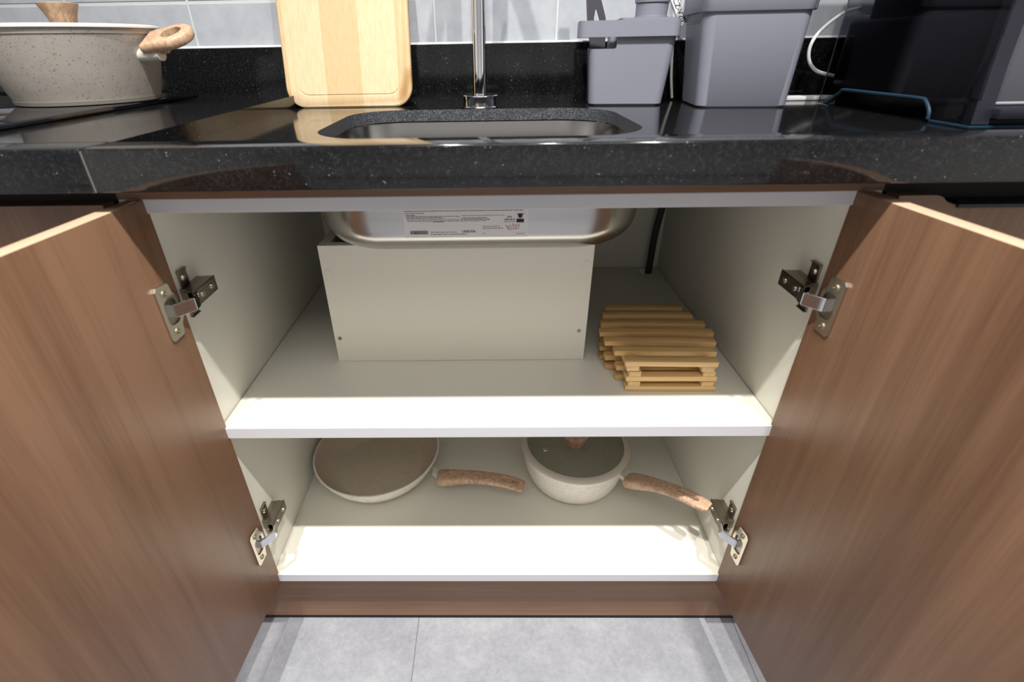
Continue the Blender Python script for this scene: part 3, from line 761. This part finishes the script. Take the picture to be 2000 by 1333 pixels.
# ------------------------------------------------------------------ washing-up caddy, brush and tidy bin
def taper_box(bm, xa0, xa1, ya0, ya1, za, xb0, xb1, yb0, yb1, zb_, r, n=6, cap1=True):
    loft(bm, [[(x, y, za) for x, y in rrect(xa0, xa1, ya0, ya1, r, n)], [(x, y, zb_) for x, y in rrect(xb0, xb1, yb0, yb1, r, n)]], True, cap1)
cd = thing('sink_caddy', 'grey plastic sink caddy with an open left slot and a dispenser neck', 'caddy', (0.240, 0.458, ZK))
b = B()
CY0, CY1 = 0.458, 0.545
pl0 = rrect(0.1735, 0.3030, CY0+0.003, CY1, 0.014); pl1 = rrect(0.1665, 0.3120, CY0, CY1, 0.014)
k = [( [(x, y, ZK+0.0002) for x, y in rrect(0.1760, 0.3000, CY0+0.0055, CY1-0.003, 0.014)]), [(x, y, ZK+0.003) for x, y in pl0], [(x, y, 0.9075) for x, y in pl1]]
loft(b, k)
o = obj('body', b, M_grey_pl, cd, 40)
og = worg(o)
bc = B(); box(bc, 0.160-og.x, 0.2130-og.x, 0.44-og.y, 0.56-og.y, 0.8885-og.z, 0.92-og.z, 0.003, 2); cut(o, bc)
bc = B(); box(bc, 0.1790-og.x, 0.2100-og.x, CY0+0.008-og.y, CY1-0.008-og.y, 0.85-og.z, 0.92-og.z, 0.002, 1); cut(o, bc)
b = B(); box(b, 0.2025, 0.2125, CY0+0.018, CY1-0.01, 0.8880, 0.9075); obj('divider', b, M_grey_pl, cd)
b = B()
po_ = rrect(0.1470, 0.3150, CY0-0.008, CY1+0.004, 0.014); pi_ = rrect(0.1500, 0.3120, CY0-0.005, CY1+0.001, 0.012)
R4 = [[b.verts.new((x, y, z)) for x, y in p] for p, z in ((po_, 0.9060), (po_, 0.9300), (pi_, 0.9300), (pi_, 0.9060))]
for a_, b_ in zip(R4, R4[1:]+R4[:1]):
    for i in range(len(a_)): j = (i+1) % len(a_); b.faces.new((a_[i], a_[j], b_[j], b_[i]))
obj('rim_band', b, M_grey_pl, cd, 40)
b = B(); prism(b, rrect(0.2150, 0.3118, CY0-0.0048, CY1+0.0008, 0.010), 0.9200, 0.9330); obj('tray', b, M_grey_pl, cd, 40)
b = B(); lathe(b, [(0, 0), (0.0275, 0), (0.0275, 0.0025), (0.0262, 0.003), (0.0268, 0.0210), (0, 0.0215)], 0.2685, 0.4930, 0.9330, 40); obj('dispenser_neck', b, M_grey_pl, cd, 40)
b = B(); lathe(b, [(0, 0), (0.0285, 0), (0.0290, 0.002), (0.0290, 0.030), (0.027, 0.033), (0, 0.034)], 0.2685, 0.4930, 0.9550, 40); obj('dispenser_cap', b, M_grey_pl, cd, 40)
br = thing('dish_brush', 'dark grey flat brush handle with a forked end standing in the caddy slot', 'brush', (0.18, 0.50, 0.83))
b = B()
def bf(u, v, w): return (0.1950-0.032*(v)+u*1.15, 0.490+w, 0.835+v*0.20)
hn = [(-0.0105, 0.0), (0.0105, 0.0), (0.0100, 0.27)]
body_ = [(-0.0105, 0.0), (0.0105, 0.0), (0.0115, 0.30), (0.0140, 0.45), (0.0140, 0.50), (0.0075, 0.66), (0.0062, 0.80), (0.0070, 1.0), (-0.0080, 1.0), (-0.0100, 0.80), (-0.0125, 0.66), (-0.0135, 0.45), (-0.0115, 0.30)]
prism(b, body_, -0.003, 0.003, lambda u, v, w: bf(u, v, w))
o = obj('handle', b, M_grey_dk, br)
og = worg(o)
bc = B(); sl = [(-0.0040, 0.40), (0.0060, 0.40), (0.0050, 0.49), (0.0015, 0.560), (-0.0005, 0.560), (-0.0035, 0.50)]
loft(bc, [[Vector(bf(u, v, -0.01))-og for u, v in sl], [Vector(bf(u, v, 0.01))-og for u, v in sl]]); cut(o, bc)

bn = thing('tidy_bin', 'larger grey tapered plastic tub with an overhanging rim beside the caddy', 'tub', (0.42, 0.400, ZK))
b = B()
loft(b, [[(x, y, ZK+0.0002) for x, y in rrect(0.3495, 0.4900, 0.4030, 0.520, 0.015)], [(x, y, ZK+0.003) for x, y in rrect(0.3460, 0.4935, 0.4005, 0.523, 0.017)],
         [(x, y, 0.9400) for x, y in rrect(0.3315, 0.4965, 0.3960, 0.533, 0.018)], [(x, y, 0.985) for x, y in rrect(0.3310, 0.4970, 0.3955, 0.534, 0.018)]], True, False)
o = obj('body', b, M_grey_pl, bn, 40)
b = B()
loft(b, [[(x, y, 0.9370) for x, y in rrect(0.3270, 0.5005, 0.3930, 0.537, 0.020)], [(x, y, 0.9385) for x, y in rrect(0.3262, 0.5015, 0.3920, 0.538, 0.020)],
         [(x, y, 0.992) for x, y in rrect(0.3240, 0.5040, 0.3895, 0.541, 0.022)], [(x, y, 0.995) for x, y in rrect(0.3260, 0.5020, 0.3915, 0.539, 0.021)]])
o = obj('lid', b, M_grey_pl, bn, 40)

# ------------------------------------------------------------------ cables behind
cw = thing('charging_cable', 'white cable with a printed paper tag hanging between caddy and tub', 'cable', (0.33, 0.53, ZK))
b = B(); tube(b, [(0.300, 0.560, 1.03), (0.316, 0.548, 0.98), (0.330, 0.540, 0.93), (0.334, 0.540, 0.89), (0.342, 0.545, 0.84), (0.352, 0.552, ZK+0.004)], 0.0026, 10, 8); obj('wire', b, M_cable, cw, 60)
Mt = Matrix.Translation((0.3335, 0.5345, 0.9465)) @ Matrix.Rotation(math.radians(58), 4, 'Y')
b = B(); box(b, -0.030, 0.025, -0.0004, 0.0004, -0.0065, 0.0065, mx=Mt); tg = obj('tag', b, M_cable, cw); tg['label'] = 'white paper tag with black printed characters'
text('CZ-V20', (0.3195, 0.5338, 0.9620), 0.0125, M_ink, tg, 'print', rot=(PI/2, math.radians(58), 0))
cr = thing('power_cord', 'white cord looping out behind the dark appliance', 'cord', (0.58, 0.54, ZK))
b = B(); tube(b, [(0.660, 0.540, 0.945), (0.628, 0.532, 0.938), (0.598, 0.525, 0.919), (0.581, 0.522, 0.899), (0.577, 0.521, 0.880), (0.584, 0.521, 0.861), (0.604, 0.523, 0.846), (0.640, 0.527, 0.838), (0.700, 0.535, 0.825)], 0.0030, 12, 8); obj('wire', b, M_cable, cr, 60)
b = B(); box(b, 0.500, 0.640, 0.500, 0.530, ZK+0.0003, ZK+0.0070, 0.0015, 2); tag(obj('cable_cover', b, M_cable, None, 40), 'thin white plastic strip lying flat against the upstand behind the tub', 'strip')

# ------------------------------------------------------------------ dark appliance on the right
ap = thing('dish_dryer', 'dark navy countertop dish appliance with smoked clear sides and teal lower edge', 'appliance', (0.80, 0.30, ZK))
Xa = 0.578
side = [(0.450, ZK+0.001), (0.428, ZK+0.001), (0.418, 0.803), (0.395, 0.820), (0.385, 0.8235), (0.225, 0.8245), (0.212, 0.822), (0.200, 0.812), (0.1965, ZK+0.0012), (0.133, ZK+0.0012), (0.136, 0.830), (0.142, 0.870), (0.147, 0.920), (0.149, 0.96), (0.150, 1.04), (0.158, 1.08), (0.180, 1.11),
        (0.430, 1.115), (0.450, 1.10)]
b = B(); prism(b, side, Xa, Xa+0.004, lambda y, z, x: (x, y, z)); obj('side_cover', b, M_smoke, ap)
b = B(); prism(b, side, 1.006, 1.010, lambda y, z, x: (x, y, z)); obj('side_cover', b, M_smoke, ap)
b = B(); box(b, Xa+0.010, 1.004, 0.185, 0.405, 0.828, 1.105, 0.012, 4); obj('body', b, M_app, ap, 40)
b = B(); box(b, Xa+0.008, 1.004, 0.200, 0.447, 0.826, 0.930, 0.014, 4); obj('lower_body', b, M_app, ap, 40)
b = B(); box(b, Xa+0.0045, 1.0045, 0.180, 0.450, 1.106, 1.116, 0.003, 2); obj('top_cover', b, M_app, ap, 40)
arch = [(0.430, ZK+0.0035), (0.418, 0.805), (0.395, 0.8215), (0.385, 0.8245), (0.300, 0.825), (0.225, 0.8255), (0.212, 0.823), (0.200, 0.812), (0.1975, ZK+0.004)]
b = B(); tube(b, [(Xa-0.0008, y, z) for y, z in arch], 0.0027, 8, 3); obj('edge_strip', b, M_teal, ap, 60)
b = B(); box(b, Xa-0.001, Xa+0.30, 0.131, 0.196, ZK+0.0003, ZK+0.0040, 0.001); obj('edge_strip', b, M_teal, ap)
# front frame (curved), ledge and window
def front(y0, y1, zlo, zhi, m, name, x0, x1):
    b = B(); pf = [(0.134, 0.804), (0.137, 0.830), (0.143, 0.870), (0.148, 0.920), (0.150, 0.96), (0.151, 1.04), (0.160, 1.08)]
    pf = [(y, z) for y, z in pf if zlo <= z <= zhi]
    poly = [(y+y0, z) for y, z in pf]+[(y+y1, z) for y, z in pf[::-1]]
    prism(b, poly, x0, x1, lambda y, z, x: (x, y, z)); return obj(name, b, m, ap)
front(-0.001, 0.012, 0.80, 1.09, M_app_frame, 'front_frame', Xa+0.001, Xa+0.022)
front(-0.001, 0.012, 0.80, 1.09, M_app_frame, 'front_frame', 0.985, 1.009)
b = B(); box(b, Xa+0.022, 0.985, 0.124, 0.175, 0.8100, 0.8220, 0.002, 2); obj('tray', b, M_app_frame, ap, 40)
b = B(); box(b, Xa+0.022, 0.985, 0.136, 0.180, ZK+0.003, 0.8098, 0.002, 2); obj('base', b, M_app, ap, 40)
b = B(); box(b, Xa+0.026, 0.98, 0.165, 0.170, 0.8225, 1.05, 0.001, 1); obj('window', b, M_silver, ap)
b = B()
for xx in (Xa+0.024, 0.972):
    tube(b, [(xx+0.002, 0.158, 0.8235), (xx, 0.160, 0.87), (xx, 0.162, 0.93), (xx+0.004, 0.164, 1.05)], 0.0022, 8, 4)
tube(b, [(Xa+0.026, 0.158, 0.8245), (0.974, 0.158, 0.8245)], 0.0022, 8, 0)
obj('window_frame', b, mat('pale_grey_frame', (0.25, 0.25, 0.28), 0.35), ap, 60)

cd.rotation_euler = (0, 0, math.radians(-7))
bn.location.x += 0.002
bn.rotation_euler = (0, 0, math.radians(-6))
